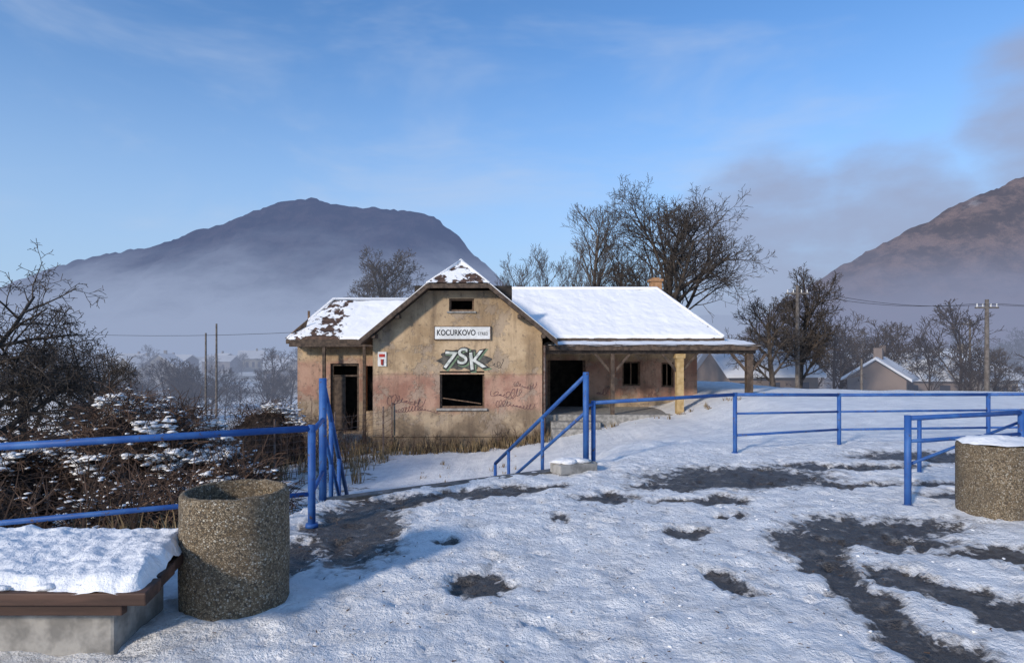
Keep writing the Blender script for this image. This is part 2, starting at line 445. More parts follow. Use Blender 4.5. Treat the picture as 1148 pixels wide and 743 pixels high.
# ------------------------------------------------------------ vegetation
def grow(mb,p,d,length,r,lvl,maxl,cfg):
    nseg=4 if lvl<2 else (3 if lvl<4 else 2)
    pts=[p.copy()];rs=[r]; dd=d.copy(); q=p.copy(); rm=cfg['rmin']
    tip=r*(.45 if lvl<maxl else .4)
    for s_ in range(nseg):
        dd=(dd+Vector((U(-1,1),U(-1,1),U(-1,1)))*cfg['wob']*(.6 if lvl==0 else 1)+Vector((0,0,cfg['up']*(0.5 if lvl==0 else 1)))).normalized()
        q=q+dd*length/nseg; pts.append(q.copy()); rs.append(lerp(r,tip,(s_+1)/nseg))
    mb.chain(pts,[max(rm,k) for k in rs],8 if lvl==0 else (5 if lvl<3 else 3),cap=False)
    if lvl>=maxl: return
    n=cfg['n'][lvl]; az=U(0,6.28)
    for i in range(n):
        t=lerp(cfg['start'] if lvl==0 else .22,1.0,(i+U(.2,.9))/n)
        k=t*nseg; a=min(int(k),nseg-1); pp=pts[a].lerp(pts[a+1],k-a); rr=lerp(rs[a],rs[a+1],k-a)
        base=(pts[a+1]-pts[a]).normalized()
        az+=2.4+U(-.5,.5); o=base.orthogonal().normalized(); o=Quaternion(base,az)@o
        ang=math.radians(U(*cfg['ang']))
        nd=(base*math.cos(ang)+o*math.sin(ang)).normalized()
        grow(mb,pp,nd,length*cfg['ratio'][min(lvl,len(cfg['ratio'])-1)]*U(.75,1.15)*(1.15-.45*t if lvl==0 else 1.1-.35*t),rr*U(.5,.68),lvl+1,maxl,cfg)
def tree(name,base,h,r,seed,maxl=4,mat=None,link_it=True,**kw):
    random.seed(seed)
    cfg=dict(n=[9,6,5,4,3],start=.25,ang=(28,58),ratio=[.62,.6,.58,.55],wob=.14,up=.06,rmin=.009); cfg.update(kw)
    mb=MB(); grow(mb,Vector(base),Vector((U(-.05,.05),U(-.05,.05),1)).normalized(),h,r,0,maxl,cfg)
    if link_it: return mb.obj(name,mat or M_bark,None,True)
    me=bpy.data.meshes.new(name); me.from_pydata(mb.v,[],mb.f); me.materials.append(mat or M_bark); return me
tree('bare_tree',(9.0,38,-1.5),8.8,.32,11,5,M_bark,n=[13,8,6,5,3],ratio=[.64,.6,.56,.56,.6],start=.28,ang=(25,60),up=.045,rmin=.0105)
tree('bare_tree',(5.2,41,-1.5),10.4,.17,12,4,M_bark2,n=[17,7,5,4],ratio=[.28,.55,.6,.6],start=.28,ang=(22,42),up=.09,rmin=.010)
tree('bare_tree',(6.9,42,-1.5),8.8,.16,19,4,M_bark2,n=[13,7,5,4],ratio=[.34,.55,.6,.6],start=.28,ang=(22,45),up=.09,rmin=.010)
for i,(x,h) in enumerate(((0.4,6.9),(1.5,7.6),(2.5,8.1),(3.4,7.8))):
    tree('bare_tree',(x,44,-1.5),h,.09,30+i,4,M_barkmid,n=[12,6,5,3],ratio=[.36,.55,.6,.6],start=.2,ang=(20,38),up=.1,rmin=.010)
tree('bare_tree',(-8.9,44,-1.5),8.2,.2,41,5,M_barkmid,n=[12,7,5,4,3],ratio=[.36,.6,.6,.6,.6],start=.5,ang=(25,58),up=.05,rmin=.011)
tree('bare_tree',(-12.6,44,-2),5.4,.12,43,4,M_barkmid,n=[12,6,5,4],ratio=[.38,.6,.6,.6],start=.3,ang=(25,55),rmin=.011)
tree('bare_tree',(15.6,37,-1.8),5.0,.2,51,4,M_bark,n=[12,8,6,5],ratio=[.45,.55,.55,.6],start=.25,ang=(25,60),rmin=.011)
tree('bare_tree',(18.3,40,-2),6.6,.22,52,4,M_bark,n=[16,9,7,5],ratio=[.40,.55,.55,.6],start=.2,ang=(25,60),rmin=.012)
tree('fruit_tree',(-10.9,12.6,-2.4),4.4,.17,61,5,M_bark,n=[12,8,5,4,3],ratio=[.54,.62,.6,.6,.6],start=.45,ang=(35,80),up=-.03,wob=.2,rmin=.006)
tree('fruit_tree',(-13.6,17.2,-2.6),3.6,.14,63,4,M_bark,n=[12,8,6,5],ratio=[.55,.62,.6,.6],start=.4,ang=(35,80),up=-.03,wob=.2,rmin=.007)
tree('fruit_tree',(-17.2,25.5,-3),3.6,.12,64,4,M_bark,n=[12,8,6,4],ratio=[.55,.62,.6,.6],start=.35,ang=(35,70),up=-.0,wob=.2,rmin=.009)
vars_=[tree('distant_tree_mesh',(0,0,0),1.0*7,.13,70+i,4,M_barkfar,False,n=[10,6,5,4],ratio=[.5,.55,.6,.6],start=.12,ang=(22,55),up=.05,rmin=.018) for i in range(4)]
vars2=[]
for m_ in vars_:
    c=m_.copy(); c.materials.clear(); c.materials.append(M_barkfar2); vars2.append(c)
vars3=[]
for m_ in vars_:
    c=m_.copy(); c.materials.clear(); c.materials.append(simple('bark_mid_haze',(.05,.042,.04),(.085,.072,.066),.4,.9,haze=(.42,(.14,.165,.24)))); vars3.append(c)  # mid-distance haze mixed into the bark as emission
dt=empty('distant_trees'); random.seed(5)
def inst(n,xf,yf,sf,vs):
    for i in range(n):
        y=U(*yf); r_=U(*xf); x=r_*y
        o=bpy.data.objects.new('tree_crown',random.choice(vs)); o.location=(x,y,height(x,y)-.3)
        s=U(*sf); o.scale=(s*U(.9,1.6),s*U(.9,1.6),s); o.rotation_euler=(0,0,U(0,6.28)); link(o,dt)
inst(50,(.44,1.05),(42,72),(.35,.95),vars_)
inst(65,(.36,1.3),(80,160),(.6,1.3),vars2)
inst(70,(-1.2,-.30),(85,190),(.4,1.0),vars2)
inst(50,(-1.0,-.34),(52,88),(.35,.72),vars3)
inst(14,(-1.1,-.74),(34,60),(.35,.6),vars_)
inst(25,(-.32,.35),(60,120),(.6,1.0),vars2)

def bramble(name,cx,cy,rx,ry,z0,ztop,n,seed,snow=500,core=.80):
    random.seed(seed); e=empty(name); H=ztop-z0; mb=MB(); sn=MB()
    def surf(a,el,k):
        x=cx+math.cos(a)*math.cos(el)*rx*k; y=cy+math.sin(a)*math.cos(el)*ry*k
        nn=1+.28*fr(x*.8,y*.8,seed,4); nz=1+.13*max(-1,min(1,fr(x*1.3,y*1.3,seed+9,4)))
        return Vector((cx+(x-cx)*nn,cy+(y-cy)*nn,z0+(math.sin(el)**.75)*H*k*nz))
    def mask(p): return fr(p.x*1.0,p.y*1.0,seed+3+p.z*.8,4)>.04
    for i in range(n):
        a=U(0,6.283); el=math.asin(R()**.8); p=surf(a,el,U(.6,.98))
        q=p.copy(); d=(p-Vector((cx,cy,z0))).normalized(); d=(d*.4+Vector((U(-1,1),U(-1,1),U(-.4,.8)))).normalized()
        pts=[q.copy()]; L=U(.25,.7)
        for s_ in range(3):
            d=(d+Vector((U(-.3,.3),U(-.3,.3),-.25+U(-.25,.25)))).normalized(); q=q+d*L/3; pts.append(q.copy())
        mb.chain(pts,[.009,.007,.005,.003],3,False)
        if snow and el>.6 and mask(q) and R()<.5:
            for s_ in range(random.randint(1,3)):
                t=R()*2.99; w=pts[int(t)].lerp(pts[int(t)+1],t-int(t)); s=U(.008,.026)
                sn.clump((w.x,w.y,w.z+.012),s*U(1,2.8),s*U(1,2.8),s*.7)
    for i in range(n//16):
        a=U(0,6.283); el=math.asin(U(.35,1)); p=surf(a,el,.9); pts=[p]; d=Vector((U(-.7,.7),U(-.7,.7),1)).normalized()
        for s_ in range(5): d=(d+Vector((U(-.3,.3),U(-.3,.3),-.18))).normalized(); p=p+d*U(.07,.17); pts.append(p)
        mb.chain(pts,[.01,.009,.008,.006,.005,.003],3,False)
    # cushions of snow: clusters of overlapping clumps
    for i in range(snow):
        a=U(0,6.283); el=math.asin(U(.62,1)); p=surf(a,el,U(.86,.97))
        if not mask(p): continue
        for j in range(random.randint(4,11)):
            q=p+Vector((U(-.16,.16),U(-.16,.16),U(-.03,.03))); s=U(.02,.07)
            sn.clump(q,s*U(1,2),s*U(1,2),s*.55)
    mb.obj('twigs',M_twig,e); 
    if snow: sn.obj('snow_clumps',M_snow,e,True)
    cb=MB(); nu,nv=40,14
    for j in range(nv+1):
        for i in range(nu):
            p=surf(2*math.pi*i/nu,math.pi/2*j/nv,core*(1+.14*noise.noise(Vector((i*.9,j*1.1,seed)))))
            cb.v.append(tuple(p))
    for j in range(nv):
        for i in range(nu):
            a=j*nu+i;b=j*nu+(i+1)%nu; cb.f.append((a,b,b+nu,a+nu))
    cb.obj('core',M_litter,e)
bramble('bramble_bush',-6.9,11.6,2.1,1.9,-2.3,.78,5600,101,520)
bramble('bramble_bush',-8.9,10.6,1.9,1.6,-2.3,.15,3400,102,330)
bramble('bramble_bush',-5.3,11.0,1.4,1.6,-2.3,-.10,3200,103,180)
bramble('bramble_bush',-9.6,16.2,2.2,1.8,-2.4,.25,2600,104,320)
bramble('bramble_bush',-4.9,8.2,1.3,.9,-1.9,-.1,2200,105,20)
bramble('bramble_bush',-6.8,7.2,1.5,.8,-1.8,.0,2200,106,20)
bramble('bramble_bush',-8.8,22.5,1.7,1.3,-2.6,-.2,1500,107,150)
random.seed(88); g=MB()
def tuft(x,y,n,hh,sp):
    z=height(x,y)-.03
    for i in range(n):
        a=U(0,6.28); r_=U(0,sp); bx,by=x+math.cos(a)*r_,y+math.sin(a)*r_; H=hh*U(.5,1.2); lx,ly=U(-.35,.35)*H,U(-.35,.35)*H; w=U(.004,.009)*(1+y*.05)
        k=len(g.v); c,s=math.cos(a)*w,math.sin(a)*w
        g.v+=[(bx-c,by-s,z),(bx+c,by+s,z),(bx+lx*.5+c*.7,by+ly*.5+s*.7,z+H*.6),(bx+lx*.5-c*.7,by+ly*.5-s*.7,z+H*.6),(bx+lx,by+ly,z+H)]
        g.f+=[(k,k+1,k+2,k+3),(k+3,k+2,k+4)]
for i in range(520):
    x=U(-9.5,-2.5); d=U(.25,4.5); tuft(x,edge_y(x)+d,12,U(.15,.5),.16)
for i in range(190): tuft(U(-5.9,1.3),U(23.2,23.9),9,U(.15,.55),.15)
for i in range(160): tuft(U(-9.5,-4.5),U(18.5,25.4),10,U(.2,.75),.2)
for i in range(40): tuft(U(-3,0.5),U(14.5,21),6,U(.08,.2),.1)
for i in range(30): tuft(U(1.5,9),U(23.6,24.4),8,U(.1,.25),.12)
g.obj('dry_grass',M_grass)
random.seed(91); w=MB()
for (x0,x1,y0,y1,n,h0,h1) in ((-9.5,-5.4,19.5,24.8,130,.8,2.1),(-5.6,-2.6,9.2,12.5,60,.6,1.4),(-6,1.0,23,23.8,60,.4,.9),(-9,-3,5.6,9,110,.5,1.2),(-12,-9,22,26,60,1,2.2)):
    for i in range(n):
        x,y=U(x0,x1),U(y0,y1)
        if y-edge_y(x)<.3: continue
        p=Vector((x,y,height(x,y)-.05)); H=U(h0,h1); pts=[p]; d=Vector((U(-.2,.2),U(-.2,.2),1))
        for s_ in range(4): d=(d+Vector((U(-.15,.15),U(-.15,.15),0))).normalized(); p=p+d*H/4; pts.append(p)
        w.chain(pts,[.012,.01,.008,.006,.003],3,False)
        for s_ in range(6):
            q=pts[random.randint(1,3)]; dd=Vector((U(-1,1),U(-1,1),U(.3,1.2))).normalized()
            w.chain([q,q+dd*H*.18,q+dd*H*.3+Vector((0,0,.05))],[.006,.005,.003],3,False)
w.obj('weeds',M_twig)

# ------------------------------------------------------------ station building
B=empty('abandoned_station_building')
def wall(mb,xs,zb,ztop,y,th,ops):
    xs=sorted(set(xs+[o[0] for o in ops]+[o[1] for o in ops]))
    for a,b in zip(xs[:-1],xs[1:]):
        mid=(a+b)/2; cur=zb
        for o in sorted([o for o in ops if o[0]<=mid<=o[1]],key=lambda o:o[2]):
            mb.prism([(a,y,cur),(b,y,cur),(b,y,o[2]),(a,y,o[2])],(0,th,0)); cur=o[3]
        mb.prism([(a,y,cur),(b,y,cur),(b,y,ztop(b)),(a,y,ztop(a))],(0,th,0))
CX=-2.02; SL=.834; ZE=1.95; HW=3.7
def roofz(x): return min(ZE+SL*(HW-abs(x-CX)),4.02)-.17
gw=MB(); wx0,wx1=-5.35,1.16
wall(gw,[wx0,-4.9,CX-1.2,CX+1.2,wx1],-2.9,roofz,24.0,.4,[(-2.78,-1.06,-.66,.76),(-2.42,-1.46,3.06,3.55)])
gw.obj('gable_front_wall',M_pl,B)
sw=MB(); sw.box(wx1-.4,wx1,24.4,30.9,-2.9,2.0); sw.box(wx0,wx0+.4,24.4,30.9,-2.9,2.0); sw.box(wx0,wx1,30.9,31.2,-2.9,2.0)
sw.obj('gable_side_walls',M_pl,B)
fr_=MB()
for (a,b,c,d) in ((-2.78,-1.06,-.66,.76),(-2.42,-1.46,3.06,3.55)):
    t_=.07
    fr_.box(a,a+t_,24.12,24.22,c,d); fr_.box(b-t_,b,24.12,24.22,c,d); fr_.box(a+t_,b-t_,24.12,24.22,d-t_,d); fr_.box(a+t_,b-t_,24.12,24.22,c,c+t_)
fr_.prism([(-2.71,24.14,-.3),(-1.2,24.14,-.52),(-1.2,24.14,-.48),(-2.71,24.14,-.26)],(0,.03,0))
fr_.obj('window_frames',M_frame,B)
sl=MB(); sl.box(-2.9,-.95,23.9,24.1,-.75,-.662); sl.box(-2.5,-1.38,23.93,24.1,2.99,3.058); sl.obj('window_sills',M_conc,B,bevel=.01)
bd=MB(); bd.box(wx0,wx1,23.975,23.998,.64,.70); bd.box(wx0-.03,wx1+.03,23.94,23.998,-1.75,-1.70); bd.obj('string_courses',M_pl,B)
ins=MB(); ins.box(wx0+.42,wx1-.42,26.4,26.5,-2.9,2.6); ins.box(-4,0,25.6,25.65,2.7,4.2); ins.obj('interior_dark_wall',M_dark,B)  # dark-coloured walls added behind the openings so the windows look dark
lw=MB(); wall(lw,[-9.0,-5.36],-2.9,lambda x:1.95,26.2,.35,[(-7.62,-6.42,-1.85,1.0),(-6.15,-5.75,-1.0,.9)])
lw.box(-9.0,-8.65,26.55,30.9,-2.9,1.95); lw.box(-8.65,-5.36,30.6,30.9,-2.9,1.95)
lw.obj('left_wing_walls',M_pl2,B)
ld=MB(); ld.box(-7.62,-7.52,26.3,26.4,-1.85,1.0); ld.box(-6.52,-6.42,26.3,26.4,-1.85,1.0); ld.box(-7.52,-6.52,26.3,26.4,.9,1.0); ld.box(-7.52,-6.52,26.3,26.38,.45,.52)
ld.box(-7.5,-7.02,26.33,26.36,-1.8,.44)
ld.box(-7.75,-7.63,25.5,25.62,-2.5,1.7); ld.box(-6.1,-5.98,25.5,25.62,-2.5,1.7); ld.box(-9.1,-5.5,25.48,25.6,1.702,1.86)
ld.obj('left_door_frame',M_wood,B)
li=MB(); li.box(-8.6,-5.4,27.9,28,-2.9,1.9); li.obj('left_interior',M_dark,B)  # dark-coloured wall so the left openings look shaded
ls=MB(); 
for i in range(3): ls.box(-7.9,-6.2,25.2+.3*i,26.195,-2.6+.0*i,-2.28+.17*i+.001*i)
ls.obj('door_steps',M_conc,B)
rw=MB(); wall(rw,[1.17,8.3],-2.4,lambda x:1.9,28.0,.35,[(1.6,3.3,-1.0,1.1),(4.95,5.75,-.05,1.05),(6.7,7.25,-.1,1.0)])
rw.box(7.95,8.3,28.35,33.5,-2.4,1.9); rw.box(1.17,7.95,33.2,33.5,-2.4,1.9); rw.obj('right_wing_walls',M_pl2,B)
ri=MB(); ri.box(1.3,7.9,30,30.1,-2.4,1.9); ri.obj('right_interior',M_dark,B)  # dark-coloured wall so the right openings look shaded
rf=MB()
for (a,b,c,d) in ((4.95,5.75,-.05,1.05),(6.7,7.25,-.1,1.0)):
    rf.box(a,a+.07,28.1,28.2,c,d); rf.box(b-.07,b,28.1,28.2,c,d); rf.box(a+.07,b-.07,28.1,28.2,d-.07,d); rf.box(a+.07,b-.07,28.1,28.2,c,c+.07); rf.box((a+b)/2-.025,(a+b)/2+.025,28.12,28.18,c+.07,d-.07)
rf.box(1.6,1.72,28.1,28.2,-1,1.1); rf.box(3.18,3.3,28.1,28.2,-1,1.1)
rf.obj('right_frames',M_frame,B)
fl=MB(); fl.box(1.2,9.5,24.6,27.99,-2.2,-.98); fl.box(1.5,3.4,24.0,24.59,-2.3,-1.2); fl.box(1.5,3.4,23.6,23.99,-2.4,-1.42)
fl.obj('porch_floor',M_conc,B)
ca=MB()
ca.box(1.3,9.6,24.62,24.76,1.42,1.66)
ca.box(1.3,9.6,24.38,24.42,1.56,1.74)
for i in range(14):
    x=1.5+i*.6
    ca.prism([(x,24.44,1.64),(x,27.98,1.86),(x,27.98,1.98),(x,24.44,1.74)],(.09,0,0))
ca.box(9.55,9.65,24.7,27.9,1.45,1.6)
ca.obj('canopy_beams',M_wood,B)
cr=MB(); cr.prism([(1.2,24.36,1.745),(9.72,24.36,1.745),(9.72,28,2.0),(1.2,28,2.0)],(0,0,.04)); cr.obj('canopy_deck',M_wood,B)
patch('canopy_snow',[(1.2,24.32,1.80),(9.74,24.32,1.80),(9.74,28,2.06),(1.2,28,2.06)],120,16,M_roof,B,.03,1.5,lambda a,b,p:.80 if b<.5 else 1.2,.03,.05)
cp=MB()
x=6.62; cp.box(x-.14,x+.14,24.55,24.83,-1.0,1.42); cp.box(x-.19,x+.19,24.5,24.88,1.25,1.419)
cp.obj('canopy_post_yellow',M_wood2,B)
cp=MB()
cp.box(9.25,9.5,24.58,24.83,-1.0,1.42); cp.box(3.9,4.05,24.62,24.76,-1.0,1.42)
for x in (9.37,3.97,6.62):
    for s in (-1,1): cp.prism([(x+s*.14,24.65,.85),(x+s*.62,24.65,1.42),(x+s*.75,24.65,1.42),(x+s*.14,24.65,.7)],(0,.08,0))
cp.obj('canopy_posts_dark',M_wood,B)
rs_=MB(); T=(0,0,-.14); yf=23.4; yb=31.6; zr=ZE+SL*HW; zh=4.06; hw=HW-(zh-ZE)/SL; yr=24.75
rs_.prism([(CX-HW,yf,ZE),(CX-hw,yf,zh),(CX,yr,zr),(CX,yb,zr),(CX-HW,yb,ZE)],T)
rs_.prism([(CX+HW,yf,ZE),(CX+HW,yb,ZE),(CX,yb,zr),(CX,yr,zr),(CX+hw,yf,zh)],T)
rs_.prism([(CX-hw,yf,zh),(CX+hw,yf,zh),(CX,yr,zr)],T)
rs_.prism([(1.1,25.9,2.05),(8.8,25.9,2.05),(6.95,30,4.45),(-1,30,4.45)],T)
rs_.prism([(8.8,25.9,2.05),(8.8,34.1,2.05),(6.95,30,4.45)],T)
rs_.prism([(-1,34.1,2.05),(-1,30,4.45),(6.95,30,4.45),(8.8,34.1,2.05)],T)
rs_.prism([(-9.25,25.6,2.0),(-5.2,25.6,2.0),(-3.6,28.5,3.82),(-8.15,28.5,3.82)],T)
rs_.prism([(-9.25,25.6,2.0),(-8.15,28.5,3.82),(-9.25,31.4,2.0)],T)
rs_.prism([(-9.25,31.4,2.0),(-8.15,28.5,3.82),(-3.6,28.5,3.82),(-3.6,31.4,2.0)],T)
rs_.obj('roof_slabs',M_wood,B)
rk=MB()
for s in (-1,1):
    a=(CX+s*(HW+.03),yf-.06,ZE-.22); b=(CX+s*hw,yf-.06,zh-.2)
    rk.prism([a,b,(b[0],b[1],b[2]+.2),(a[0],a[1],a[2]+.22)],(0,.055,0))
rk.box(CX-hw,CX+hw,yf-.06,yf-.005,zh-.17,zh+.0)
rk.prism([(CX-HW,yf,ZE-.16),(CX-HW-.02,yb,ZE-.16),(CX-HW-.02,yb,ZE),(CX-HW,yf,ZE)],(-.04,0,0))
rk.box(1.1,8.8,25.84,25.895,1.88,2.04); rk.box(-9.25,-5.7,25.54,25.595,1.82,1.99)
rk.obj('barge_boards',M_wood,B)
pu=MB()
for s in (-1,1):
    for q in (HW-.5,2.3): 
        x=CX+s*q; z=ZE+SL*(HW-q)-.34; pu.box(x-.07,x+.07,yf+.02,23.99,z,z+.14)
pu.obj('purlins',M_wood,B)
def tri(name,a,b,c,cov): return patch(name,[a,b,c,c],26,18,M_roof,B,.02,2,cov,.03)
tri('hip_snow',(CX-hw-.02,yf-.05,zh+.01),(CX+hw+.02,yf-.05,zh+.01),(CX,yr,zr+.02),lambda a,b,p:.50+.15*b)
sp=MB(); n=.045
sp.prism([(CX+HW,yf,ZE+.002),(CX+HW,yb,ZE+.002),(CX,yb,zr+.002),(CX,yr,zr+.002),(CX+hw,yf,zh+.002)],(0,0,n))
sp.prism([(CX-HW,yf,ZE+.002),(CX-hw,yf,zh+.002),(CX,yr,zr+.002),(CX,yb,zr+.002),(CX-HW,yb,ZE+.002)],(0,0,n))
sp.obj('gable_snow_layer',M_snow,B)
def cvr(a,b,p):
    d=math.hypot((p.x-8.3)/.8,(p.y-26.8)/.9)
    return 1.3-.66*math.exp(-d*d)-.55*math.exp(-((p.x-7.6)/.5)**2-((p.y-28.6)/.5)**2)-.5*math.exp(-((p.x-5.6)/.3)**2-((p.y-29.3)/.4)**2)-(.35 if b<.03 else 0)
patch('right_roof_snow',[(1.05,25.86,2.07),(8.83,25.86,2.07),(6.95,30,4.47),(-1.0,30,4.47)],150,70,M_roof,B,.05,.9,cvr,.06,.06)
patch('right_hip_snow',[(8.83,25.9,2.07),(8.83,34.1,2.07),(6.95,30,4.47),(6.95,30,4.47)],20,20,M_roof,B,.02,.9,lambda a,b,p:1.2,.05)
def cvl(a,b,p): return .68+.5*ss((p.x+8.2)/2.6)-.28*math.exp(-((p.x+7.5)/.8)**2)-(.2 if b<.05 else 0)
patch('left_roof_snow',[(-9.27,25.56,2.02),(-5.2,25.56,2.02),(-3.6,28.5,3.84),(-8.15,28.5,3.84)],80,50,M_roof,B,.04,1.1,cvl,.04,.05)
patch('left_hip_snow',[(-9.27,31.4,2.02),(-9.27,25.6,2.02),(-8.15,28.5,3.84),(-8.15,28.5,3.84)],20,20,M_roof,B,.02,.9,lambda a,b,p:.6,.03)
rc=MB()
rc.chain([(CX,yr-.05,zr+.04),(CX,yb,zr+.04)],[.10,.10],8); rc.chain([(CX-hw,yf-.02,zh+.02),(CX,yr,zr+.05)],[.05,.08],8); rc.chain([(CX+hw,yf-.02,zh+.02),(CX,yr,zr+.05)],[.05,.08],8)
rc.chain([(-1,30,4.5),(6.95,30,4.5),(8.8,25.95,2.12)],[.09,.09,.08],8); rc.chain([(-3.6,28.5,3.87),(-8.15,28.5,3.87),(-9.22,25.65,2.05)],[.08,.08,.06],8)
rc.obj('ridge_snow',M_snow,B,True)
ch=MB(); ch.box(6.9,7.45,31,31.5,3.2,4.95); ch.box(6.84,7.51,30.94,31.56,4.951,5.07); ch.box(7.0,7.35,31.1,31.4,5.071,5.15); ch.obj('chimney',M_brick,B,bevel=.01)
br=MB()
for i in range(5): br.prism([(-9.35+.12*i,25.7+i*.6,2.05+.02*i),(-9.27+.12*i,25.7+i*.6,2.05),(-8.6+.1*i,26.3+i*.4,2.5+U(0,.4)),(-8.7+.1*i,26.3+i*.4,2.5)],(0,.07,0))
br.box(-9.1,-9.02,27.8,27.9,2.0,3.3); br.obj('broken_rafters',M_frame,B)
def text(name,s,size,loc,mat,parent,rot=0,ext=.003,off=0,shear=0,xs=1):
    c=bpy.data.curves.new(name,'FONT'); c.body=s; c.size=size; c.extrude=ext; c.align_x='CENTER'; c.align_y='CENTER'; c.offset=off; c.shear=shear
    c.materials.append(mat); o=bpy.data.objects.new(name,c); o.location=loc; o.rotation_euler=(math.pi/2,rot,0); o.scale=(xs,1,1); return link(o,parent)
random.seed(14)
bk=MB(); N=60; bk.v.append((-1.92,23.992,1.2))
for i in range(N):
    a=2*math.pi*i/N; rr=1+.35*fr(math.cos(a)*1.8,math.sin(a)*1.8,4,4)
    bk.v.append((-1.92+math.cos(a)*.92*rr,23.992,max(.80,1.20+math.sin(a)*.42*rr)))
for i in range(N): bk.f.append((0,1+(i+1)%N,1+i))
bk.obj('graffiti_backing',M_grk,B)
for ch_,x,z,r_,s_ in (('7',-2.44,1.16,.10,1.0),('S',-1.93,1.30,-.03,.92),('K',-1.38,1.14,-.20,1.02)):
    text('graffiti_green',ch_,s_,(x+.07,23.989,z-.05),M_grg,B,r_,.0015,.05,.1,1.1)
    text('graffiti_outline',ch_,s_*.97,(x+.02,23.985,z-.01),M_black,B,r_,.0015,.045,.1,1.1)
    text('graffiti_letter',ch_,s_*.92,(x,23.981,z),M_grw,B,r_,.0015,.008,.1,1.1)
def cursive(mb,x0,z0,w_,h_,loops,y=23.992,r=.011,sl=.3):
    pts=[]; n=loops*9; ph=U(0,6)
    for i in range(n+1):
        t=i/n; a=t*loops*6.283+ph; hh=h_*(.55+.45*math.sin(t*7+ph))*U(.9,1.1)
        zz=math.sin(a)*hh*.5; pts.append((x0+w_*t+math.cos(a)*h_*.22*(1+.5*math.sin(t*13))+zz*sl,y,z0+zz+.07*math.sin(t*5+ph)))
    mb.chain(pts,[r]*len(pts),4)
gf=MB(); cursive(gf,-4.75,-.40,1.3,.40,8); cursive(gf,-4.5,-.75,1.7,.22,14); cursive(gf,-.75,-.1,1.1,.40,7); cursive(gf,-.6,-.55,1.4,.26,11); cursive(gf,.1,.2,.8,.2,8,r=.009)
cursive(gf,3.8,-.3,.9,.4,5,27.992,.014); cursive(gf,5.9,-.5,.7,.3,5,27.992,.014)
gf.obj('graffiti_scribble',M_grp,B)
gb=MB(); cursive(gb,-.85,1.05,.5,.35,3,r=.008); cursive(gb,7.4,.2,.4,.35,3,27.992,.015); gb.obj('graffiti_marks',M_grk,B)
S=empty('station_name_sign')
sb=MB(); sb.box(-2.96,-.84,23.93,23.97,1.99,2.46); sb.obj('board',M_white,S,bevel=.006)
sb=MB()
for (a,b,c,d) in ((-2.99,-.81,1.96,1.989),(-2.99,-.81,2.461,2.49),(-2.99,-2.961,1.989,2.461),(-.839,-.81,1.989,2.461)): sb.box(a,b,23.92,23.99,c,d)
sb.obj('frame',M_frame,S)
text('lettering','KOCURKOVO',.30,(-2.14,23.927,2.225),M_black,S,0,.002,.007,0,.78)
text('lettering_small','STRED',.17,(-1.11,23.927,2.19),M_black,S,0,.002,.002,0,.8)
S2=empty('number_plate_sign')
sb=MB(); sb.box(-5.15,-4.82,23.95,23.99,.95,1.5); sb.obj('board',M_white,S2)
sb=MB(); sb.box(-5.1,-4.87,23.944,23.949,1.3,1.42); sb.chain([(-4.98,23.945,1.0),(-4.98,23.945,1.22)],[.05,.06],6); sb.obj('marking',M_red,S2)
dp=MB(); dp.chain([(1.25,23.95,1.75),(1.25,23.95,-1.9)],[.045,.045],8); dp.obj('downpipe',M_metal,B,True)

# ------------------------------------------------------------ stairs & platform edge
ST=empty('concrete_stairs'); st=MB()
for i in range(12):
    a=L0+dL*.29*i; b=R0+dR*.29*i; a2=L0+dL*.29*(i+1); b2=R0+dR*.29*(i+1); z=-.17*(i+1)+.01
    st.prism([(a.x,a.y,z-.5),(b.x,b.y,z-.5),(b2.x,b2.y,z-.5),(a2.x,a2.y,z-.5)],(0,0,.5))
st.obj('steps',M_concd,ST)
e=Vector((.55,-.83,0))*.16; dz_=Vector((0,0,.4))
k0=MB(); k0.prism([tuple(L0-dz_),tuple(R0-dz_),tuple(R0+e-dz_),tuple(L0+e-dz_)],(0,0,.412)); k0.obj('top_nosing',M_concd,ST)
cb=MB(); cb.prism([(.62,8.05,0),(1.15,8.35,0),(1.0,8.62,0),(.5,8.3,0)],(0,0,.13)); o=cb.obj('concrete_block',M_conc,None,bevel=.02)
cs=MB()
for i in range(9): cs.clump((.82+U(-.2,.2),8.34+U(-.1,.1),.14),.16,.12,.045)
cs.obj('snow_cap',M_snow,o,True)

# ------------------------------------------------------------ railings
def railing(name,parts):
    e=empty(name)
    mb=MB()
    for p,q,r in parts: mb.tube(p,q,r,n=12)
    o=mb.obj('tubes',M_blue,e,False)
    o.data.polygons.foreach_set('use_smooth',[len(p.vertices)==4 for p in o.data.polygons])
    cb=MB()
    for p,q,r in parts:
        lo=p if p.z<q.z else q
        if lo.z<-.05 and abs(p.x-q.x)<.01 and abs(p.y-q.y)<.01 and lo.z>-.3: cb.chain([Vector((lo.x,lo.y,-.02)),Vector((lo.x,lo.y,.015))],[r*1.7,r*1.6],10)
        if abs(p.z-q.z)<.2:
            for w_ in (p,q): cb.chain([w_+Vector((0,0,-r*1.2)),w_+Vector((0,0,r*1.1))],[r*1.2,r*1.2],10)
    if cb.v: cb.obj('collars',M_blue,e,True)
    return e
def fence(pts,lows,posts_z0,rt=.03,rl=.022,rp=.036):
    parts=[]
    for a,b in zip(pts[:-1],pts[1:]):
        A=Vector((a[0],a[1],0));Bv=Vector((b[0],b[1],0))
        parts.append((A+Vector((0,0,a[2])),Bv+Vector((0,0,b[2])),rt))
        for l in lows: parts.append((A+Vector((0,0,l)),Bv+Vector((0,0,l)),rl))
    for a in pts: parts.append((Vector((a[0],a[1],posts_z0)),Vector((a[0],a[1],a[2]+.03)),rp))
    return parts
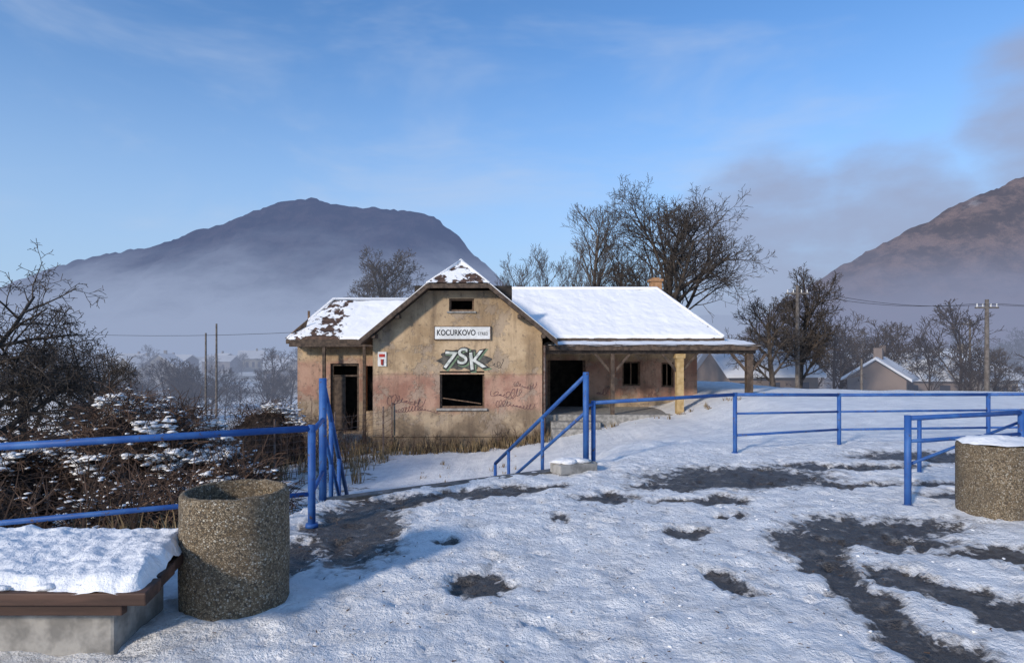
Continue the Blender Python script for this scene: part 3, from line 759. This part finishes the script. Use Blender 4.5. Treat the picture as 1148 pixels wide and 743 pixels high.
railing('blue_railing',fence([(-1.87,5.83,.90),(-4.35,4.69,.88),(-6.4,3.74,.88),(-8.5,2.78,.88)],[.29],-.15))
parts=fence([(1.16,8.9,.87),(3.5,9.8,.92),(5.5,10.5,.86),(8.2,10.75,.85),(11.2,11.0,.85),(14.2,11.3,.85)],[.28],-.15,.027,.02,.033)
for a,b in (((3.5,9.8,.62),(5.5,10.5,.58)),((5.5,10.5,.58),(8.2,10.75,.58)),((8.2,10.75,.58),(11.2,11,.58))): parts.append((Vector(a),Vector(b),.018))
parts=[p for p in parts if not (abs(p[0][0]-1.16)<.01 and abs(p[0][2]-.28)<.01)]
railing('blue_railing',parts)
parts=fence([(4.12,6.5,.92),(5.75,7.05,.92),(8.2,7.9,.92)],[.68],-.15,.026,.02,.034)
parts+= [(Vector((4.15,6.56,.42)),Vector((5.75,7.1,.80)),.016)]
railing('blue_railing',parts)
parts=[(Vector((5.35,8.2,.72)),Vector((9.5,8.9,.9)),.022),(Vector((5.35,8.2,.42)),Vector((9.5,8.9,.6)),.018)]
for t in (0,.5,1): parts.append((Vector((lerp(5.35,9.5,t),lerp(8.2,8.9,t),-.1)),Vector((lerp(5.35,9.5,t),lerp(8.2,8.9,t),lerp(.74,.92,t))),.026))
railing('blue_railing',parts)
def stair_rail(name,p0,p1,ts,rp):
    parts=[]; p0=Vector(p0);p1=Vector(p1)
    for dz in (0,-.52): parts.append((p0+Vector((0,0,dz)),p1+Vector((0,0,dz)),.03 if dz==0 else .024))
    for t in ts:
        q=p0.lerp(p1,t); parts.append((q-Vector((0,0,1.28 if t<.01 else 1.2)),q+Vector((0,0,.04 if t<.01 else 0)),rp if t<.01 else .028))
    return railing(name,parts)
stair_rail('stair_handrail',(-2.06,6.8,1.28),(-2.6,9.9,-.75),(0,.25,.55,1),.042)
stair_rail('stair_handrail',(1.04,8.78,1.27),(-.30,11.2,-.42),(0,.42,.82,1),.042)
railing('blue_railing',[(Vector((-1.87,5.83,.87)),Vector((-2.06,6.8,.87)),.026),(Vector((-1.87,5.83,.3)),Vector((-2.06,6.8,.3)),.022),(Vector((1.04,8.78,.84)),Vector((1.16,8.9,.84)),.026)])

# ------------------------------------------------------------ bins
def lathe(name,prof,mat,parent,loc,n=72):
    mb=MB()
    for r_,z in prof:
        for j in range(n):
            a=2*math.pi*j/n; w_=1+.012*noise.noise(Vector((math.cos(a)*3,math.sin(a)*3,z*6)))+.006*noise.noise(Vector((math.cos(a)*12,math.sin(a)*12,z*30)))
            mb.v.append((loc[0]+math.cos(a)*r_*w_,loc[1]+math.sin(a)*r_*w_,z+.008*noise.noise(Vector((math.cos(a)*6,math.sin(a)*6,z)))))
    for k in range(len(prof)-1):
        for j in range(n):
            a=k*n+j;b=k*n+(j+1)%n; mb.f.append((a,b,b+n,a+n))
    mb.f.append(tuple(range((len(prof)-1)*n,len(prof)*n)))
    return mb.obj(name,mat,parent,True)
def bin_(loc,h,rad,snow):
    e=empty('concrete_litter_bin')
    prof=[(rad-.03,-.03),(rad-.012,.01),(rad,.04)]+[(rad,lerp(.06,h-.05,i/14)) for i in range(15)]+[(rad-.004,h-.018),(rad-.016,h-.003),(rad-.03,h),(rad-.04,h-.002),(rad-.048,h-.012),(rad-.052,h-.04),(rad-.054,h-.3),(rad-.054,h-.52),(0.01,h-.53)]
    lathe('drum',prof,M_agg,e,loc)
    if snow:
        mb=MB(); n=32; rg=10
        for k in range(rg+1):
            r_=(rad+.0)*(1-k/rg)
            for j in range(n):
                a=2*math.pi*j/n; x=loc[0]+math.cos(a)*r_;y=loc[1]+math.sin(a)*r_
                z=h+.005+.06*(1-(r_/rad)**3)+.03*fr(x*5,y*5,0)
                mb.v.append((x,y,z))
        for k in range(rg):
            for j in range(n):
                a=k*n+j;b=k*n+(j+1)%n; mb.f.append((a,b,b+n,a+n))
        mb.obj('snow_cap',M_snow,e,True)
    else:
        mb=MB(); mb.chain([(loc[0],loc[1],h-.5),(loc[0],loc[1],h-.42)],[rad-.06,rad-.06],24)
        mb.obj('inner_dark_disc',M_dark,e)  # darkness inside the hollow drum put in as a dark-coloured disc
bin_((-1.77,4.0),.75,.325,False); bin_((4.74,6.12),.72,.325,True)

# ------------------------------------------------------------ bench
BE=empty('park_bench'); be=MB()
for i in range(4):
    y0=3.12+i*.235
    xr=-1.83-.055*i
    be.prism([(-4.4,y0,.36),(xr,y0,.36),(xr-.04,y0+.215,.36),(-4.4,y0+.215,.36)],(0,0,.065))
be.prism([(-4.4,3.17,.29),(-1.98,3.17,.29),(-1.98,3.22,.29),(-4.4,3.22,.29)],(0,0,.069))
for x in (-2.3,-2.6,-3.9): be.box(x,x+.09,3.23,4.0,.30,.358)
be.obj('seat_planks',M_plank,BE,bevel=.008)
cl=MB(); cl.box(-2.78,-2.14,3.36,3.85,-.02,.298); cl.box(-4.3,-3.7,3.36,3.85,-.02,.298); cl.obj('concrete_legs',M_conc,BE,bevel=.02)
v=[];f=[];nu,nv=170,70
for j in range(nv+1):
    for i in range(nu+1):
        a=i/nu;b=j/nv; y=3.12+b*.93; x=lerp(-4.4,-1.86-.17*b,a)
        wob=.07*fr(x*2.2,y*2.2,5,4)
        front=ss((b+wob*.9+.0)/.12); sid=ss(((1-a)*1.0+wob*.4)/.035); bk_=ss((1-b)/.08)
        th=front*sid*bk_
        z=.425+(.075+.030*fr(x*1.7,y*1.7,2)+.018*fr(x*9,y*9,2,4))*th-.012*(1-th)
        v.append((x,y,z))
for j in range(nv):
    for i in range(nu):
        k=j*(nu+1)+i; f.append((k,k+1,k+nu+2,k+nu+1))
mb=MB(); mb.v=v; mb.f=f; mb.obj('snow_layer',M_snow,BE,True)
cs=MB(); random.seed(3)
for i in range(16): cs.clump((U(-3.6,-2.0),3.14+U(-.01,.05),.435),U(.03,.09),U(.02,.04),.02)
cs.obj('snow_crumbs',M_snow,BE,True)

# ------------------------------------------------------------ poles, wires, fence
def pole(x,y,top,r=.13,arm=True):
    e=empty('utility_pole'); mb=MB(); z=height(x,y)-.3
    mb.chain([(x,y,z),(x,y,top)],[r,r*.7],10)
    if arm: mb.box(x-.7,x+.7,y-.06,y+.06,top-.55,top-.45)
    mb.obj('post',M_pole,e)
    if arm:
        i_=MB()
        for dx in (-.6,-.25,.25,.6): i_.chain([(x+dx,y,top-.45),(x+dx,y,top-.25)],[.04,.03],6)
        i_.obj('insulators',M_white,e)
pole(17.6,38.5,5.5,.14); pole(28.9,38,4.6,.15); pole(-21.3,45,3.4,.09,False); pole(-25.5,52,2.9,.1,False)
pole(21,37.5,1.0,.08,False); pole(44,60,4.4,.13)
wr=MB()
def wire(a,b,sag,r=.018):
    a=Vector(a);b=Vector(b);pts=[]
    for i in range(13):
        t=i/12; p=a.lerp(b,t); p.z-=sag*4*t*(1-t); pts.append(p)
    wr.chain(pts,[r]*13,4)
for dx,dz in ((-.6,-.25),(.6,-.25)):
    wire((17.6+dx,38.5,5.5+dz),(28.9+dx,38,4.6+dz),.5,.013); wire((28.9+dx,38,4.6+dz),(42+dx,30,4.6+dz),.5,.012)
wire((28.9,38,4.35),(44,60,4.15),.4,.015)
wire((-7,30,2.6),(-40,44,3.4),.6,.011); 
wr.obj('power_line',M_black)
wf=MB(); P_=[(-7.3,19.2),(-5.9,20.8),(-4.6,22.3),(-4.6,23.9)]
for x,y in P_: wf.chain([(x,y,height(x,y)-.1),(x,y,height(x,y)+1.9)],[.03,.03],6)
P_=[(-12,17.2),(-9.6,18.2)]+P_
for (a,b),(c,d) in zip(P_[:-1],P_[1:]):
    for k in range(9):
        wf.chain([(a,b,height(a,b)+.1+.2*k),(c,d,height(c,d)+.1+.2*k)],[.006,.006],3)
    n=int(math.hypot(c-a,d-b)/.2)
    for k in range(n):
        t=k/n; x,y=lerp(a,c,t),lerp(b,d,t); z=lerp(height(a,b),height(c,d),t); wf.chain([(x,y,z+.1),(x,y,z+1.7)],[.004,.004],3)
wf.obj('wire_fence',M_metal)

def house(x,y,w_,d_,h_,rh,rot,col,hz,lift=0):
    e=empty('distant_house'); e.location=(x,y,height(x,y)-.3+lift); e.rotation_euler=(0,0,rot)
    m1=simple('house_wall',col,tuple(c*.8 for c in col),.5,.9,haze=(hz,(.20,.235,.34)))  # house colours mixed with emissive haze, stronger for the valley houses
    m2=simple('house_snow_roof',(.62,.63,.65),(.75,.76,.78),.5,.8,haze=(min(.92,hz*1.05),(.29,.335,.46)))
    mb=MB(); mb.prism([(-w_/2,-d_/2,-2),(w_/2,-d_/2,-2),(w_/2,-d_/2,h_),(-w_/2,-d_/2,h_)],(0,d_,0))
    mb.prism([(-w_/2,-d_/2+.05,h_),(-w_/2,d_/2-.05,h_),(-w_/2,0,h_+rh-.1)],(w_,0,0)); mb.obj('walls',m1,e)
    rb=MB(); o=.4
    rb.prism([(-w_/2-o,-d_/2-o,h_-.25),(-w_/2-o,0,h_+rh),(-w_/2-o,0,h_+rh+.2),(-w_/2-o,-d_/2-o,h_-.05)],(w_+2*o,0,0))
    rb.prism([(-w_/2-o,d_/2+o,h_-.25),(-w_/2-o,0,h_+rh),(-w_/2-o,0,h_+rh+.2),(-w_/2-o,d_/2+o,h_-.05)],(w_+2*o,0,0)); rb.obj('roof',m2,e)
    wb=MB(); nw=random.choice((2,3,4))
    for i in range(nw):
        xx=-w_/2+w_*(i+.5)/nw; wb.box(xx-.4,xx+.4,-d_/2-.03,-d_/2+.02,h_*.4,h_*.75)
    wb.obj('windows',simple('house_window',(.03,.03,.035),(.06,.06,.07),.5,.5,haze=(hz,(.20,.235,.34))),e)
    cx_=U(-.3,.3)*w_; cb=MB(); cb.box(cx_,cx_+.6,-.3,.3,h_+rh-.6,h_+rh+.9); cb.obj('chimney',m1,e)
random.seed(9)
house(18.2,47,6.5,6,2.4,1.8,.1,(.25,.19,.15),.16)
house(34.5,56,7.5,6,2.4,1.9,-.15,(.26,.20,.16),.25,.8); house(29.5,50,4.2,4,2.0,1.4,.9,(.22,.17,.14),.2,.5)
house(46,64,7,7,3.2,2.4,.5,(.36,.29,.21),.3,.8); house(49,88,8,8,4.5,2.8,1.3,(.3,.25,.2),.6,1); house(66,95,9,8,4.6,2.6,.1,(.36,.28,.2),.6,1); house(39,80,7,7,4,2.4,.5,(.3,.26,.22),.55,1)
random.seed(77)
for i in range(13):
    y=U(120,230); house(y*(-.74+i*.037+U(-.02,.02)),y,U(6,10),U(5,9),U(2.5,4.5)+y*.004,U(1.6,3),U(-1.5,1.5),random.choice([(.4,.36,.33),(.5,.48,.46),(.38,.25,.2),(.45,.4,.3)]),.72+U(-.05,.08),.3)
house(-24,30,5,4,2.4,1.2,.2,(.10,.09,.085),.08)

# ------------------------------------------------------------ light
el=math.radians(22); sx,sy=-.62,-.78; n_=math.hypot(sx,sy); sx/=n_;sy/=n_
sd=Vector((sx*math.cos(el),sy*math.cos(el),math.sin(el)))
L=bpy.data.lights.new('sun','SUN'); L.energy=3.3; L.angle=math.radians(5); L.color=(1,.89,.76)
lo=bpy.data.objects.new('sun',L); lo.rotation_euler=(-sd).to_track_quat('-Z','Y').to_euler(); link(lo)
W=bpy.data.worlds.new('World'); scene.world=W; W.use_nodes=True; nt=W.node_tree; nt.nodes.clear()
def wn(t,**k):
    a=nt.nodes.new(t)
    for x,y in k.items(): setattr(a,x,y)
    return a
out=wn('ShaderNodeOutputWorld'); sky=wn('ShaderNodeTexSky'); sky.sky_type='NISHITA'; sky.sun_disc=False
sky.sun_elevation=el; sky.sun_rotation=math.atan2(sx,sy)%(2*math.pi); sky.altitude=400; sky.air_density=1.0; sky.dust_density=.4; sky.ozone_density=2.0
tint=wn('ShaderNodeMixRGB',blend_type='MULTIPLY'); tint.inputs[0].default_value=1; nt.links.new(sky.outputs[0],tint.inputs[1]); tint.inputs[2].default_value=(.72,1.04,1.34,1)
bg=wn('ShaderNodeBackground'); bg.inputs[1].default_value=.15; nt.links.new(tint.outputs[0],bg.inputs[0])
tc=wn('ShaderNodeTexCoord'); vec=tc.outputs['Generated']
def wm(op,a,b=0,clamp=False):
    q=wn('ShaderNodeMath',operation=op); q.use_clamp=clamp
    for i,v in enumerate((a,b)):
        if isinstance(v,bpy.types.NodeSocket): nt.links.new(v,q.inputs[i])
        else: q.inputs[i].default_value=v
    return q.outputs[0]
def wr_(f,a,b,lo=0,hi=1):
    q=wn('ShaderNodeMapRange'); q.clamp=True; q.interpolation_type='SMOOTHSTEP'; nt.links.new(f,q.inputs[0])
    for i,v in enumerate((a,b,lo,hi)): q.inputs[i+1].default_value=v
    return q.outputs[0]
def wnoise(sc,det,vs=(1,1,1),rough=.55,dist=0):
    m=wn('ShaderNodeVectorMath',operation='MULTIPLY'); nt.links.new(vec,m.inputs[0]); m.inputs[1].default_value=vs
    q=wn('ShaderNodeTexNoise'); nt.links.new(m.outputs[0],q.inputs['Vector']); q.inputs['Scale'].default_value=sc; q.inputs['Detail'].default_value=det; q.inputs['Roughness'].default_value=rough; q.inputs['Distortion'].default_value=dist
    return q.outputs['Fac']
def blob(d,inner,outer):
    q=wn('ShaderNodeVectorMath',operation='DOT_PRODUCT'); nt.links.new(vec,q.inputs[0]); q.inputs[1].default_value=Vector(d).normalized()
    return wr_(q.outputs['Value'],math.cos(math.radians(outer)),math.cos(math.radians(inner)))
N1=wnoise(5,6,(1,1,2.2)); N2=wnoise(2.2,5,(1,1,3.0),.6,.4)
sp=wn('ShaderNodeSeparateXYZ'); nt.links.new(vec,sp.inputs[0])
cl1=wm('MAXIMUM',blob((.42,1,.10),4,14),wm('MAXIMUM',blob((.62,1,.12),3,14),blob((.92,1,.34),1,11)))
cl1=wr_(wm('ADD',cl1,wm('MULTIPLY',wm('SUBTRACT',N1,.5),1.4)),.30,1.05,0,.85)
wisp=wr_(N2,.45,.78,0,.50)
hor=wr_(sp.outputs['Z'],.48,.0,0,.88)
def bgmix(prev,fac,col):
    b=wn('ShaderNodeBackground'); b.inputs[0].default_value=col+(1,); b.inputs[1].default_value=1
    m=wn('ShaderNodeMixShader'); nt.links.new(fac,m.inputs[0]); nt.links.new(prev,m.inputs[1]); nt.links.new(b.outputs[0],m.inputs[2]); return m.outputs[0]
s=bgmix(bg.outputs[0],hor,(.42,.56,.77)); s=bgmix(s,wisp,(.52,.62,.80)); s=bgmix(s,cl1,(.33,.38,.54))
nt.links.new(s,out.inputs[0])

cam=bpy.data.cameras.new('camera'); cam.sensor_width=36; cam.lens=700/1148*36; cam.shift_y=.0161; cam.clip_start=.05; cam.clip_end=12000
co=bpy.data.objects.new('camera',cam); co.location=(0,0,1.65); co.rotation_euler=(math.pi/2,0,0); link(co); scene.camera=co
